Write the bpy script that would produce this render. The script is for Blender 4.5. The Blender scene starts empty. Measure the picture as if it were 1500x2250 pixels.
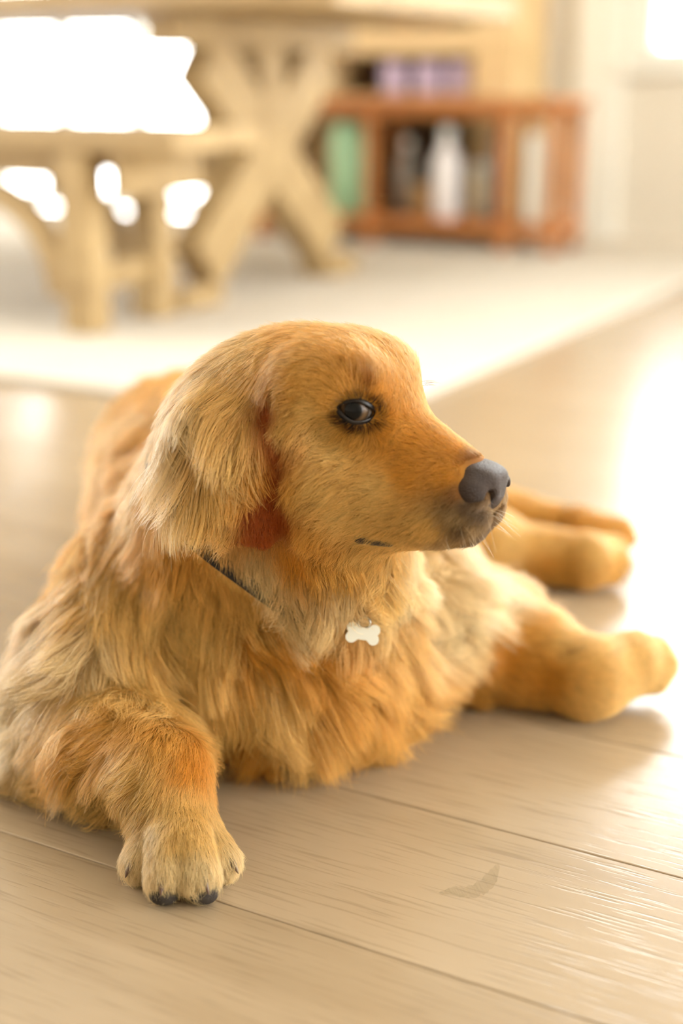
import bpy, bmesh, math, time
import numpy as np
from mathutils import Vector, Matrix, kdtree

T0 = time.time()
SC = bpy.context.scene
COL = SC.collection
RNG = np.random.default_rng(7)

# ------------------------------------------------------------------ camera
IW, IH = 1500.0, 2250.0
FPX = 3125.0                       # 50 mm on a 24 x 36 portrait frame
CAM_H = 0.56
TH = math.atan((1125 - 170) / FPX)  # pitch down
CT, ST = math.cos(TH), math.sin(TH)

cam_d = bpy.data.cameras.new('camera')
cam = bpy.data.objects.new('camera', cam_d); COL.objects.link(cam)
cam_d.sensor_fit = 'VERTICAL'; cam_d.sensor_height = 36.0; cam_d.sensor_width = 24.0
cam_d.lens = 50.0
cam_d.clip_start = 0.05; cam_d.clip_end = 100
cam.location = (0, 0, CAM_H)
cam.rotation_euler = (math.pi / 2 - TH, 0, 0)
cam_d.dof.use_dof = True
cam_d.dof.focus_distance = 1.035
cam_d.dof.aperture_fstop = 1.9
SC.camera = cam

# ------------------------------------------------------------------ world, exposure
SKY = 30.0
w = bpy.data.worlds.new('sky'); SC.world = w; w.use_nodes = True
bg = w.node_tree.nodes['Background']
bg.inputs[0].default_value = (1.0, 0.995, 0.99, 1); bg.inputs[1].default_value = SKY
SC.view_settings.view_transform = 'Standard'
SC.view_settings.look = 'None'
SC.view_settings.gamma = 1.0
SC.view_settings.use_curve_mapping = False
SC.view_settings.exposure = -0.95
cy = SC.cycles
cy.max_bounces = 7; cy.diffuse_bounces = 3; cy.glossy_bounces = 3; cy.transmission_bounces = 5; cy.transparent_max_bounces = 8
cy.adaptive_threshold = 0.05; cy.time_limit = 1200
try:
    SC.cycles_curves.shape = 'RIBBONS'
except Exception:
    pass

# ------------------------------------------------------------------ geometry of the place
PH = math.radians(-29)             # direction the floor planks run in
AX = np.array([math.cos(PH), math.sin(PH)]); BX = np.array([-math.sin(PH), math.cos(PH)])

def W(a, b, z=0.0):
    """room coordinates (a along planks, b across, z up) -> world"""
    p = a * AX + b * BX
    return np.array([p[0], p[1], z])

def ray(px, py):
    x = (px - 750) / FPX; y = -(py - 1125) / FPX
    return np.array([x, CT + y * ST, -ST + y * CT])

CAMP = np.array([0, 0, CAM_H])
def at(px, py, Y):
    d = ray(px, py); return CAMP + d * (Y / d[1])
def flz(px, py, z):
    d = ray(px, py); return CAMP + d * ((z - CAM_H) / d[2])

# room limits in room coordinates
A0, A1, B0, B1, ZC = -5.2, 2.6, -2.6, 4.95, 2.6

def portal(name, c, size, normal):
    l = bpy.data.lights.new(name, 'AREA'); l.shape = 'RECTANGLE'; l.size, l.size_y = size
    l.cycles.is_portal = True
    o = bpy.data.objects.new(name, l); COL.objects.link(o)
    o.location = c
    n = Vector(normal)
    o.rotation_euler = (-n).to_track_quat('Z', 'Y').to_euler()
    return o

# windows: (name, wall, from, to, z0, z1)
WIN = [
    ('back', -5.0, -3.30, 0.02, 2.25),
    ('back', -1.60, 1.9, 0.60, 2.30),
    ('right', 0.6, 3.6, 0.02, 2.25),
    ('left', -0.6, 3.4, 0.40, 2.40),
]
for i, (wl, p, q, z0, z1) in enumerate(WIN):
    zc = (z0 + z1) / 2; m = (p + q) / 2
    if wl == 'back': c = W(m, B1 + .10, zc); n = -W(0, 1)
    if wl == 'front': c = W(m, B0 - .10, zc); n = W(0, 1)
    if wl == 'right': c = W(A1 + .10, m, zc); n = -W(1, 0)
    if wl == 'left': c = W(A0 - .10, m, zc); n = W(1, 0)
    portal('daylight_portal', c, (q - p, z1 - z0), n)

# sun from behind the house, falling in through the back glass door and window
sun_d = bpy.data.lights.new('sun', 'SUN'); sun_d.energy = 34.0; sun_d.angle = math.radians(3); sun_d.color = (1, .97, .93)
sun = bpy.data.objects.new('sun', sun_d); COL.objects.link(sun)
sv = -W(0.12, 1, 0) ; sv[2] = -1.30
sun.rotation_euler = Vector(sv).to_track_quat('-Z', 'Y').to_euler(); sun.location = W(-2, 9, 6)

# ------------------------------------------------------------------ helpers
def s2l(c):
    c = np.asarray(c, float) / 255.0
    return np.where(c <= 0.04045, c / 12.92, ((c + 0.055) / 1.055) ** 2.4)

def tag(o, label=None, cat=None, group=None, kind=None):
    if label: o['label'] = label
    if cat: o['category'] = cat
    if group: o['group'] = group
    if kind: o['kind'] = kind
    return o

def mat(name, col, rough=0.5, spec=0.5, metallic=0.0, noise=None, bump=None, coat=0.0):
    """noise=(scale, other colour) ; bump=(scale, strength)"""
    m = bpy.data.materials.new(name); m.use_nodes = True
    nt = m.node_tree; b = nt.nodes['Principled BSDF']
    b.inputs['Base Color'].default_value = (*s2l(col), 1)
    b.inputs['Roughness'].default_value = rough
    b.inputs['Metallic'].default_value = metallic
    b.inputs['Specular IOR Level'].default_value = spec
    b.inputs['Coat Weight'].default_value = coat
    tc = nt.nodes.new('ShaderNodeTexCoord')
    if noise:
        n = nt.nodes.new('ShaderNodeTexNoise'); n.inputs['Scale'].default_value = noise[0]; n.inputs['Detail'].default_value = 4
        mx = nt.nodes.new('ShaderNodeMix'); mx.data_type = 'RGBA'
        mx.inputs[6].default_value = (*s2l(col), 1); mx.inputs[7].default_value = (*s2l(noise[1]), 1)
        nt.links.new(tc.outputs['Object'], n.inputs['Vector'])
        nt.links.new(n.outputs['Fac'], mx.inputs[0]); nt.links.new(mx.outputs[2], b.inputs['Base Color'])
    if bump:
        n = nt.nodes.new('ShaderNodeTexNoise'); n.inputs['Scale'].default_value = bump[0]; n.inputs['Detail'].default_value = 3
        bp = nt.nodes.new('ShaderNodeBump'); bp.inputs['Strength'].default_value = bump[1]; bp.inputs['Distance'].default_value = 0.002
        nt.links.new(tc.outputs['Object'], n.inputs['Vector'])
        nt.links.new(n.outputs['Fac'], bp.inputs['Height']); nt.links.new(bp.outputs[0], b.inputs['Normal'])
    return m

def wood(name, c1, c2, rough=0.45, along='X', scale=1.0, bump=0.15, pores=None, coat=0.0):
    m = bpy.data.materials.new(name); m.use_nodes = True
    nt = m.node_tree; L = nt.links; b = nt.nodes['Principled BSDF']
    tc = nt.nodes.new('ShaderNodeTexCoord'); oi = nt.nodes.new('ShaderNodeObjectInfo')
    add = nt.nodes.new('ShaderNodeVectorMath'); add.operation = 'MULTIPLY_ADD'
    cmb = nt.nodes.new('ShaderNodeCombineXYZ')
    for k in range(3): L.new(oi.outputs['Random'], cmb.inputs[k])
    add.inputs[1].default_value = (37, 19, 53)
    L.new(cmb.outputs[0], add.inputs[0]); L.new(tc.outputs['Object'], add.inputs[2])
    mp = nt.nodes.new('ShaderNodeMapping')
    s = {'X': (1.2, 14, 14), 'Y': (14, 1.2, 14), 'Z': (14, 14, 1.2)}[along]
    mp.inputs['Scale'].default_value = tuple(v * scale for v in s)
    L.new(add.outputs[0], mp.inputs['Vector'])
    n1 = nt.nodes.new('ShaderNodeTexNoise'); n1.inputs['Scale'].default_value = 1.0; n1.inputs['Detail'].default_value = 5; n1.inputs['Distortion'].default_value = 0.6
    L.new(mp.outputs[0], n1.inputs['Vector'])
    r = nt.nodes.new('ShaderNodeValToRGB')
    r.color_ramp.elements[0].position = 0.3; r.color_ramp.elements[0].color = (*s2l(c1), 1)
    r.color_ramp.elements[1].position = 0.7; r.color_ramp.elements[1].color = (*s2l(c2), 1)
    L.new(n1.outputs['Fac'], r.inputs[0])
    # fine grain
    mp2 = nt.nodes.new('ShaderNodeMapping'); mp2.inputs['Scale'].default_value = tuple(v * scale * (13 if v < 2 else 22) for v in s)
    L.new(add.outputs[0], mp2.inputs['Vector'])
    n2 = nt.nodes.new('ShaderNodeTexNoise'); n2.inputs['Scale'].default_value = 1.0; n2.inputs['Detail'].default_value = 2
    L.new(mp2.outputs[0], n2.inputs['Vector'])
    mx = nt.nodes.new('ShaderNodeMix'); mx.data_type = 'RGBA'; mx.blend_type = 'MULTIPLY'
    rr = nt.nodes.new('ShaderNodeValToRGB')
    rr.color_ramp.elements[0].position = 0.32; rr.color_ramp.elements[0].color = (0.62, 0.60, 0.56, 1)
    rr.color_ramp.elements[1].position = 0.46; rr.color_ramp.elements[1].color = (1, 1, 1, 1)
    L.new(n2.outputs['Fac'], rr.inputs[0])
    mx.inputs[0].default_value = 0.45
    L.new(r.outputs[0], mx.inputs[6]); L.new(rr.outputs[0], mx.inputs[7])
    L.new(mx.outputs[2], b.inputs['Base Color'])
    b.inputs['Roughness'].default_value = rough
    b.inputs['Coat Weight'].default_value = coat; b.inputs['Coat Roughness'].default_value = 0.25
    bp = nt.nodes.new('ShaderNodeBump'); bp.inputs['Strength'].default_value = bump; bp.inputs['Distance'].default_value = 0.001
    L.new(rr.outputs[0], bp.inputs['Height']); L.new(bp.outputs[0], b.inputs['Normal'])
    return m

def link(name, me, material=None, parent=None, smooth=False):
    o = bpy.data.objects.new(name, me); COL.objects.link(o)
    if material and not me.materials: me.materials.append(material)
    if parent: o.parent = parent
    if smooth:
        for p in me.polygons: p.use_smooth = True
    return o

def empty(name, loc=(0, 0, 0), rz=0.0):
    o = bpy.data.objects.new(name, None); COL.objects.link(o); o.location = loc; o.rotation_euler = (0, 0, rz)
    o.empty_display_size = 0.05
    return o

def bm_box(bm, x0, x1, y0, y1, z0, z1, M=None):
    vs = [bm.verts.new((x, y, z)) for z in (z0, z1) for y in (y0, y1) for x in (x0, x1)]
    for f in ((0, 2, 3, 1), (4, 5, 7, 6), (0, 1, 5, 4), (2, 6, 7, 3), (0, 4, 6, 2), (1, 3, 7, 5)):
        bm.faces.new([vs[i] for i in f])
    if M is not None: bmesh.ops.transform(bm, matrix=M, verts=vs)
    return vs

def bm_mesh(name, bm, bevel=0.0, seg=2):
    if bevel > 0:
        bmesh.ops.bevel(bm, geom=list(bm.edges), offset=bevel, segments=seg, profile=0.6, affect='EDGES', clamp_overlap=True)
    bmesh.ops.recalc_face_normals(bm, faces=bm.faces)
    me = bpy.data.meshes.new(name); bm.to_mesh(me); bm.free()
    return me

def box(name, x0, x1, y0, y1, z0, z1, m, parent=None, bevel=0.004, M=None):
    bm = bmesh.new(); bm_box(bm, x0, x1, y0, y1, z0, z1, M)
    return link(name, bm_mesh(name, bm, bevel), m, parent)

def extrude_poly(name, pts, y0, y1, m, parent=None, bevel=0.004, M=None):
    """polygon in x,z extruded along y"""
    bm = bmesh.new()
    a = [bm.verts.new((x, y0, z)) for x, z in pts]; b = [bm.verts.new((x, y1, z)) for x, z in pts]
    bm.faces.new(a); bm.faces.new(b[::-1])
    n = len(pts)
    for i in range(n): bm.faces.new((a[i], b[i], b[(i + 1) % n], a[(i + 1) % n]))
    if M is not None: bmesh.ops.transform(bm, matrix=M, verts=bm.verts)
    return link(name, bm_mesh(name, bm, bevel), m, parent)

def lathe(name, prof, m, parent=None, n=28, smooth=True):
    bm = bmesh.new(); rings = []
    for r, z in prof:
        rings.append([bm.verts.new((max(r, 1e-4) * math.cos(2 * math.pi * i / n), max(r, 1e-4) * math.sin(2 * math.pi * i / n), z)) for i in range(n)])
    for k in range(len(rings) - 1):
        for i in range(n): bm.faces.new((rings[k][i], rings[k][(i + 1) % n], rings[k + 1][(i + 1) % n], rings[k + 1][i]))
    bm.faces.new(rings[0][::-1]); bm.faces.new(rings[-1])
    return link(name, bm_mesh(name, bm), m, parent, smooth)

ROOMROT = PH
# ------------------------------------------------------------------ materials of the place
M_floor = wood('oak_floor', (158, 136, 107), (173, 151, 122), rough=0.23, scale=1.0, bump=0.3)
M_sub = mat('subfloor', (92, 74, 52), 0.8)
M_wall = mat('wall_paint', (230, 220, 203), 0.85, noise=(3, (226, 216, 198)))
M_white = mat('white_paint', (246, 242, 230), 0.5, noise=(2, (243, 238, 226)))
M_ceil = mat('ceiling_paint', (246, 242, 232), 0.9, noise=(2, (244, 240, 228)))
M_rug = mat('cream_rug', (226, 217, 203), 0.95, spec=0.1, noise=(9, (217, 207, 191)), bump=(900, 0.6))
M_oak = wood('weathered_oak', (162, 134, 90), (186, 158, 110), rough=0.6, scale=0.6)
M_pale = wood('pale_oak', (205, 172, 120), (222, 192, 142), rough=0.55, scale=0.6)
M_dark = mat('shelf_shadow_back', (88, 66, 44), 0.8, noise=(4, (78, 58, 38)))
M_red = wood('cherry_wood', (168, 100, 48), (196, 128, 70), rough=0.4, scale=0.8)

def glass_mat(name):
    m = bpy.data.materials.new(name); m.use_nodes = True; nt = m.node_tree
    nt.nodes.clear()
    out = nt.nodes.new('ShaderNodeOutputMaterial'); mx = nt.nodes.new('ShaderNodeMixShader')
    t = nt.nodes.new('ShaderNodeBsdfTransparent'); g = nt.nodes.new('ShaderNodeBsdfGlossy'); g.inputs['Roughness'].default_value = 0.02
    fr = nt.nodes.new('ShaderNodeFresnel'); fr.inputs['IOR'].default_value = 1.45
    t.inputs[0].default_value = (0.97, 0.98, 0.97, 1)
    nt.links.new(fr.outputs[0], mx.inputs[0]); nt.links.new(t.outputs[0], mx.inputs[1]); nt.links.new(g.outputs[0], mx.inputs[2])
    nt.links.new(mx.outputs[0], out.inputs[0])
    return m
M_glass = glass_mat('window_glass')

# ------------------------------------------------------------------ room shell
RM = Matrix.Rotation(PH, 4, 'Z')    # room frame -> world

floor = box('floor', A0, A1, B0, B1, -0.06, -0.0165, M_sub, bevel=0, M=None)
floor.rotation_euler = (0, 0, PH); tag(floor, kind='structure')
PWID = 0.19; SEAM = 0.9225
# planks: one mesh, shared; length 2.1 m, ends trimmed by scaling
bm = bmesh.new(); bm_box(bm, -1.0, 1.0, 0.0004, PWID - 0.0004, -0.016, 0.0)
bmesh.ops.bevel(bm, geom=[e for e in bm.edges if all(v.co.z > -0.001 for v in e.verts)], offset=0.0011, segments=2, profile=0.5, affect='EDGES')
plank_me = bm_mesh('plank', bm)
plank_me.materials.append(M_floor)
k0 = math.floor((B0 - SEAM) / PWID); k1 = math.ceil((B1 - SEAM) / PWID)
offs = [0.35, -0.62, 0.9, -0.2, 0.62, -0.85]
for k in range(k0, k1 + 1):
    b0 = SEAM + k * PWID
    if b0 < B0 or b0 + PWID > B1 + 0.02: continue
    s = -0.55 + 0.25 * offs[k % 6] - 1.05 - 2.1 * 2     # keep end joints out of the near view
    if k % 2: s -= 0.45
    a = s
    while a < A1:
        lo, hi = max(a, A0), min(a + 2.1, A1)
        if hi - lo > 0.05:
            o = bpy.data.objects.new('plank', plank_me); COL.objects.link(o); o.parent = floor
            o.location = ((lo + hi) / 2, b0, 0); o.scale = ((hi - lo - 0.001) / 2, 1, 1)
        a += 2.1

ceil = box('ceiling', A0 - .15, A1 + .15, B0 - .15, B1 + .15, ZC, ZC + .1, M_ceil, bevel=0)
ceil.rotation_euler = (0, 0, PH); tag(ceil, kind='structure')

def wall(name, side, wins):
    """wall slab made of boxes around its windows, one mesh, room coordinates"""
    bm = bmesh.new(); t = 0.15
    lo, hi = (A0, A1) if side in ('back', 'front') else (B0, B1)
    cuts = sorted(wins); x = lo
    segs = []
    for (p, q, z0, z1) in cuts:
        segs += [(x, p, 0, ZC), (p, q, 0, z0), (p, q, z1, ZC)]; x = q
    segs.append((x, hi, 0, ZC))
    for (p, q, z0, z1) in segs:
        if z1 - z0 < 0.03 or q - p < 0.01: continue
        if side == 'back': bm_box(bm, p, q, B1, B1 + t, z0, z1)
        if side == 'front': bm_box(bm, p, q, B0 - t, B0, z0, z1)
        if side == 'right': bm_box(bm, A1, A1 + t, p, q, z0, z1)
        if side == 'left': bm_box(bm, A0 - t, A0, p, q, z0, z1)
    o = link(name, bm_mesh(name, bm), M_wall); o.rotation_euler = (0, 0, PH); tag(o, kind='structure')
    return o
for sd in ('back', 'front', 'right', 'left'):
    wall('wall_' + sd, sd, [(p, q, z0, z1) for (wl, p, q, z0, z1) in WIN if wl == sd])

def window(n, wl, p, q, z0, z1, nmul):
    e = empty(('door_%d' if z0 < 0.1 else 'window_%d') % n); tag(e, kind='structure')
    e.rotation_euler = (0, 0, PH)
    if wl in ('back', 'front'):
        yb = B1 if wl == 'back' else B0 - .15
        f = lambda x0, x1, y0, y1, za, zb, nm, m, bv=.004: box(nm, x0, x1, yb + y0, yb + y1, za, zb, m, e, bv)
    else:
        xb = A1 if wl == 'right' else A0 - .15
        f = lambda x0, x1, y0, y1, za, zb, nm, m, bv=.004: box(nm, xb + y0, xb + y1, x0, x1, za, zb, m, e, bv)
    fw = 0.06
    f(p, p + fw, .03, .12, z0, z1, 'window_frame', M_white); f(q - fw, q, .03, .12, z0, z1, 'window_frame', M_white)
    f(p + fw, q - fw, .03, .12, z1 - fw, z1, 'window_frame', M_white); f(p + fw, q - fw, .03, .12, z0, z0 + fw, 'window_frame', M_white)
    ws = (q - p - 2 * fw) / nmul
    for i in range(nmul):
        x0 = p + fw + i * ws
        if i: f(x0 - .025, x0 + .025, .04, .11, z0 + fw, z1 - fw, 'mullion', M_white)
        f(x0 + (.025 if i else 0), x0 + ws - (.025 if i < nmul - 1 else 0), .072, .078, z0 + fw, z1 - fw, 'pane', M_glass, 0)
    if z0 > 0.1:
        inner = -0.04 if wl in ('back', 'right') else .15
        f(p - .05, q + .05, inner, inner + (.07 if wl in ('back', 'right') else .05), z0 - .03, z0, 'window_sill', M_white)
for i, (wl, p, q, z0, z1) in enumerate(WIN):
    window(i + 1, wl, p, q, z0, z1, [4, 4, 4, 5][i])

# white full-height casing beside the right-hand window, baseboards
def room_box(name, *a, m=None, bevel=.004, kind='structure'):
    o = box(name, *a, m, None, bevel); o.rotation_euler = (0, 0, PH); tag(o, kind=kind); return o
room_box('trim_1', -1.80, -1.63, B1 - .03, B1 + .0, 0, ZC, m=M_white)
room_box('baseboard_back', -3.30, -1.80, B1 - .015, B1, 0, .11, m=M_white)
room_box('baseboard_right', A1 - .015, A1, B0, 0.2, 0, .11, m=M_white)
room_box('baseboard_left', A0, A0 + .015, B0, B1 - .02, 0, .11, m=M_white)

# ------------------------------------------------------------------ rug
rug = box('area_rug', -4.7, -1.10, 2.045, 4.93, 0.0, 0.014, M_rug, None, 0.006)
rug.rotation_euler = (0, 0, PH)
tag(rug, 'large flat cream rug lying under the trestle table and bench', 'rug')

# ------------------------------------------------------------------ trestle table, bench
RT = 0.014                          # top of the rug
def at_room(name, a, b, z):
    return empty(name, W(a, b, z), PH)

tb = at_room('trestle_table', -3.05, 3.26, RT)
tag(tb, 'weathered oak trestle dining table with crossed legs standing on the cream rug', 'table')
for i in range(5):
    box('top_plank', -1.36, 1.40, -0.50 + i * .2 + .0015, -0.30 + i * .2 - .0015, 0.695, 0.745, M_oak, tb, .005)
box('breadboard_end', 1.40, 1.50, -0.50, 0.50, 0.69, 0.748, M_oak, tb, .006)
box('breadboard_end', -1.46, -1.36, -0.50, 0.50, 0.69, 0.748, M_oak, tb, .006)
def beam(name, p, q, wdt, thk, m, parent, x):
    """beam in the plane x = const, from p to q (y, z); wdt in plane, thk along x"""
    (y0, z0), (y1, z1) = p, q
    L = math.hypot(y1 - y0, z1 - z0); ang = math.atan2(z1 - z0, y1 - y0)
    M = Matrix.Translation((x, (y0 + y1) / 2, (z0 + z1) / 2)) @ Matrix.Rotation(ang, 4, 'X')
    return box(name, -thk / 2, thk / 2, -L / 2, L / 2, -wdt / 2, wdt / 2, m, parent, .006, M)
for sx in (1.0, -1.0):
    beam('cross_leg', (-0.312, 0.092), (0.28, 0.60), .15, .085, M_oak, tb, sx)
    beam('cross_leg', (0.332, 0.092), (-0.28, 0.60), .15, .083, M_oak, tb, sx)
    box('foot', sx - .05, sx + .05, -0.43, -.26, 0, .055, M_oak, tb, .006)
    box('foot', sx - .05, sx + .05, .28, .45, 0, .055, M_oak, tb, .006)
    box('top_bearer', sx - .05, sx + .05, -.42, .42, .615, .69, M_oak, tb, .006)
    box('centre_post', sx - .045, sx + .045, -.05, .05, .30, .615, M_oak, tb, .006)
box('stretcher', -.95, .95, -.04, .04, .30, .38, M_oak, tb, .006)

def bench(a, b, label):
    bn = at_room('dining_bench', a, b, RT); tag(bn, label, 'bench')
    for i in range(2):
        box('seat_plank', -1.25, 1.28, -.17 + i * .17 + .001, -.17 + (i + 1) * .17 - .001, .395, .445, M_oak, bn, .005)
    for sx in (1.0, -1.0):
        for sy in (-.125, .125):
            box('leg', sx - .038, sx + .038, sy - .036, sy + .036, 0, .395, M_oak, bn, .005)
        box('leg_rail', sx - .02, sx + .02, -.09, .09, .09, .15, M_oak, bn, .005)
        box('end_apron', sx + .10, sx + .13, -.15, .15, .30, .395, M_oak, bn, .004)
    for sy in (-.125, .125):
        box('apron', -.962, .962, sy - .012, sy + .012, .335, .395, M_oak, bn, .003)
        for sx in (1.0, -1.0):
            # arched corner brace between leg and apron
            pts = []
            R = .26
            for t in range(9):
                an = math.pi / 2 * t / 8
                pts.append((sx - sx * (.038 + R - R * math.cos(an)), .335 - R + R * math.sin(an)))
            R2 = .20
            for t in range(8, -1, -1):
                an = math.pi / 2 * t / 8
                pts.append((sx - sx * (.038 + R - R2 * math.cos(an)), .335 - R + R2 * math.sin(an)))
            # keep the outer arc on the leg side
            extrude_poly('arched_brace', pts, sy - .016, sy + .016, M_oak, bn, .0)
    return bn
bench(-3.03, 2.62, 'weathered oak bench with arched braces in front of the trestle table')

# ------------------------------------------------------------------ pale bookcase, cherry rack, things on them
bc = at_room('bookcase', -2.50, B1 - .205, RT)
tag(bc, 'tall pale oak bookcase against the back wall behind the cherry rack', 'bookcase')
box('side_panel', .46, .60, -.16, .17, 0, 1.95, M_pale, bc, .004)
box('side_panel', -.66, -.62, -.16, .17, 0, 1.95, M_pale, bc, .004)
box('divider', -.13, -.10, -.15, .15, .08, 1.90, M_pale, bc, .003)
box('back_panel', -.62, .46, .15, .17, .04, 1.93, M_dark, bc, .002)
for z0, z1 in ((0.0, .08), (.41, .49), (.62, .715), (1.10, 1.15), (1.50, 1.55)):
    box('shelf', -.10, .46, -.15, .15, z0, z1, M_pale, bc, .003)
box('shelf', -.62, -.13, -.15, .15, 0, .08, M_pale, bc, .003)
box('top_board', -.62, .46, -.16, .15, 1.90, 1.95, M_pale, bc, .003)
for z0, z1 in ((.085, .98), (.99, 1.895)):
    dr = box('cupboard_door', -.615, -.135, -.158, -.135, z0, z1, M_oak, bc, .004)
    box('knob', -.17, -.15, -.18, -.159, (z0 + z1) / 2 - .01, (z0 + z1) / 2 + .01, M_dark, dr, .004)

rk = at_room('cherry_rack', -2.185, B1 - .50, RT)
tag(rk, 'low reddish cherry wood rack with open slatted frame in front of the bookcase', 'rack')
for x in (-.555, -.115, .37, .54):
    for y in (-.095, .095):
        box('post', x - .017, x + .017, y - .017, y + .017, 0.0, .45, M_red, rk, .004)
box('top_board', -.59, .57, -.12, .12, .45, .482, M_red, rk, .005)
box('bottom_shelf', -.585, .565, -.115, .115, .055, .095, M_red, rk, .004)
for y in (-.095, .095):
    box('rail', -.533, .518, y - .010, y + .010, .425, .449, M_red, rk, .003)

def bottle(a, b, z, r, h, m, label, cat='bottle', group=None, capm=None, name='bottle'):
    e = at_room(name, a, b, z); tag(e, label, cat, group)
    lathe('body', [(r * .9, 0), (r, .01), (r, h * .62), (r * .92, h * .70), (r * .45, h * .80), (r * .40, h * .90)], m, e)
    lathe('cap', [(r * .44, h * .88), (r * .46, h * .90), (r * .46, h), (r * .38, h + .004)], capm or M_white, e)
    return e
def jar(a, b, z, r, h, m, label, name='jar', cat='jar', group=None, capm=None):
    e = at_room(name, a, b, z); tag(e, label, cat, group)
    lathe('body', [(r * .88, 0), (r, .012), (r, h * .78), (r * .86, h * .86)], m, e)
    lathe('lid', [(r * .9, h * .85), (r * .92, h * .87), (r * .92, h * .99), (r * .84, h)], capm or M_white, e)
    return e
M_purple = mat('purple_glaze', (188, 164, 188), 0.3, noise=(8, (198, 176, 194)))
M_lilac = mat('lilac_lid', (214, 190, 206), 0.3)
M_green = mat('mint_ceramic', (176, 214, 170), 0.3, noise=(6, (160, 204, 160)))
M_chalk = mat('white_ceramic', (238, 230, 226), 0.3, noise=(6, (230, 222, 218)))
M_grey = mat('grey_stoneware', (150, 142, 132), 0.4, noise=(9, (132, 126, 118)))
M_blue = mat('slate_blue_glaze', (110, 122, 128), 0.4, noise=(7, (96, 110, 120)))
M_tan = mat('tan_wicker', (206, 168, 112), 0.7, noise=(60, (176, 134, 84)), bump=(250, .6))
M_ivory = mat('ivory_paper', (232, 214, 182), 0.8)
bsh = B1 - .295
for i, a in enumerate((-2.365, -2.235, -2.115)):
    jar(a, bsh, .49 + RT, .046, .105, M_purple, ['lilac jar on the bookcase shelf, farthest from the white casing', 'lilac jar on the bookcase shelf, middle one of three', 'lilac jar on the bookcase shelf, next to the wide upright'][i], group='lilac jars on the bookcase shelf', capm=M_lilac)
brk = B1 - .50
jar(-2.43, brk - .02, .095 + RT, .06, .30, M_green, 'tall mint green jar at the end of the cherry rack', capm=M_green)
bottle(-2.045, brk - .04, .095 + RT, .046, .29, M_chalk, 'white ceramic bottle in the middle of the cherry rack')
bottle(-2.225, brk + .03, .095 + RT, .036, .25, M_grey, 'grey stoneware bottle inside the cherry rack')
jar(-1.945, brk + .02, .095 + RT, .042, .18, M_ivory, 'short ivory jar beside the white bottle in the rack')
bottle(-1.865, brk - .04, .095 + RT, .030, .27, M_blue, 'slate blue bottle beside a post of the rack', capm=M_blue)
bk = at_room('basket', -2.14, brk - .01, .095 + RT); tag(bk, 'small tan woven basket inside the cherry rack', 'basket')
lathe('basket_wall', [(.034, 0), (.038, .005), (.042, .09), (.044, .095), (.038, .095), (.034, .012)], M_tan, bk)
lathe('rim', [(.040, .09), (.046, .092), (.046, .102), (.040, .104)], M_tan, bk)
bo = at_room('book', -1.715, brk, .095 + RT); tag(bo, 'tall ivory book standing in the end bay of the rack', 'book')
box('cover', -.035, .035, -.08, .08, 0, .28, M_ivory, bo, .003)
box('page_block', -.030, .030, -.082, -.075, .006, .274, M_white, bo, .0)
# small books on the upper bookcase shelf
for i, (a, hh, cc) in enumerate(((-2.46, .20, (120, 84, 54)), (-2.405, .22, (196, 150, 96)), (-2.35, .19, (92, 84, 74)), (-2.295, .21, (170, 120, 80)), (-2.24, .2, (74, 60, 48)))):
    bo = at_room('book', a + .12, bsh, .715 + RT)
    tag(bo, ['brown book standing on the upper bookcase shelf, first of five', 'tan book on the upper bookcase shelf, tallest of five', 'short grey book on the upper bookcase shelf', 'light brown book on the upper bookcase shelf, fourth of five', 'dark brown book on the upper shelf, nearest the wide upright'][i], 'book', 'books on the upper bookcase shelf')
    mm = mat('book_cloth', cc, .7)
    box('cover', -.022, .022, -.08, .08, 0, hh, mm, bo, .003)
    box('page_block', -.018, .018, -.078, .082, .005, hh - .005, M_ivory, bo, .0)
print('place', round(time.time() - T0, 1))

# ------------------------------------------------------------------ dog: implicit surface
def rot_basis(f, r):
    f = np.asarray(f, float); f /= np.linalg.norm(f)
    r = np.asarray(r, float); r = r - f * (r @ f); r /= np.linalg.norm(r)
    return f, r, np.cross(f, r)

PSI = math.radians(32)
HO = at(700, 950, 1.028)
HF = np.array([math.cos(PSI), -math.sin(PSI), 0]); HR = np.array([-math.sin(PSI), -math.cos(PSI), 0]); HU = np.array([0, 0, 1.0])
HB = np.stack([HF, HR, HU])         # rows: local axes; note HF x HR = -HU (HR is the dog's right)
def hl(x, y, z): return HO + x * HF + y * HR + z * HU

def smin(a, b, k):
    h = np.clip(0.5 + 0.5 * (b - a) / k, 0, 1)
    return b + (a - b) * h - k * h * (1 - h)
def smax(a, b, k): return -smin(-a, -b, k)

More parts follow.
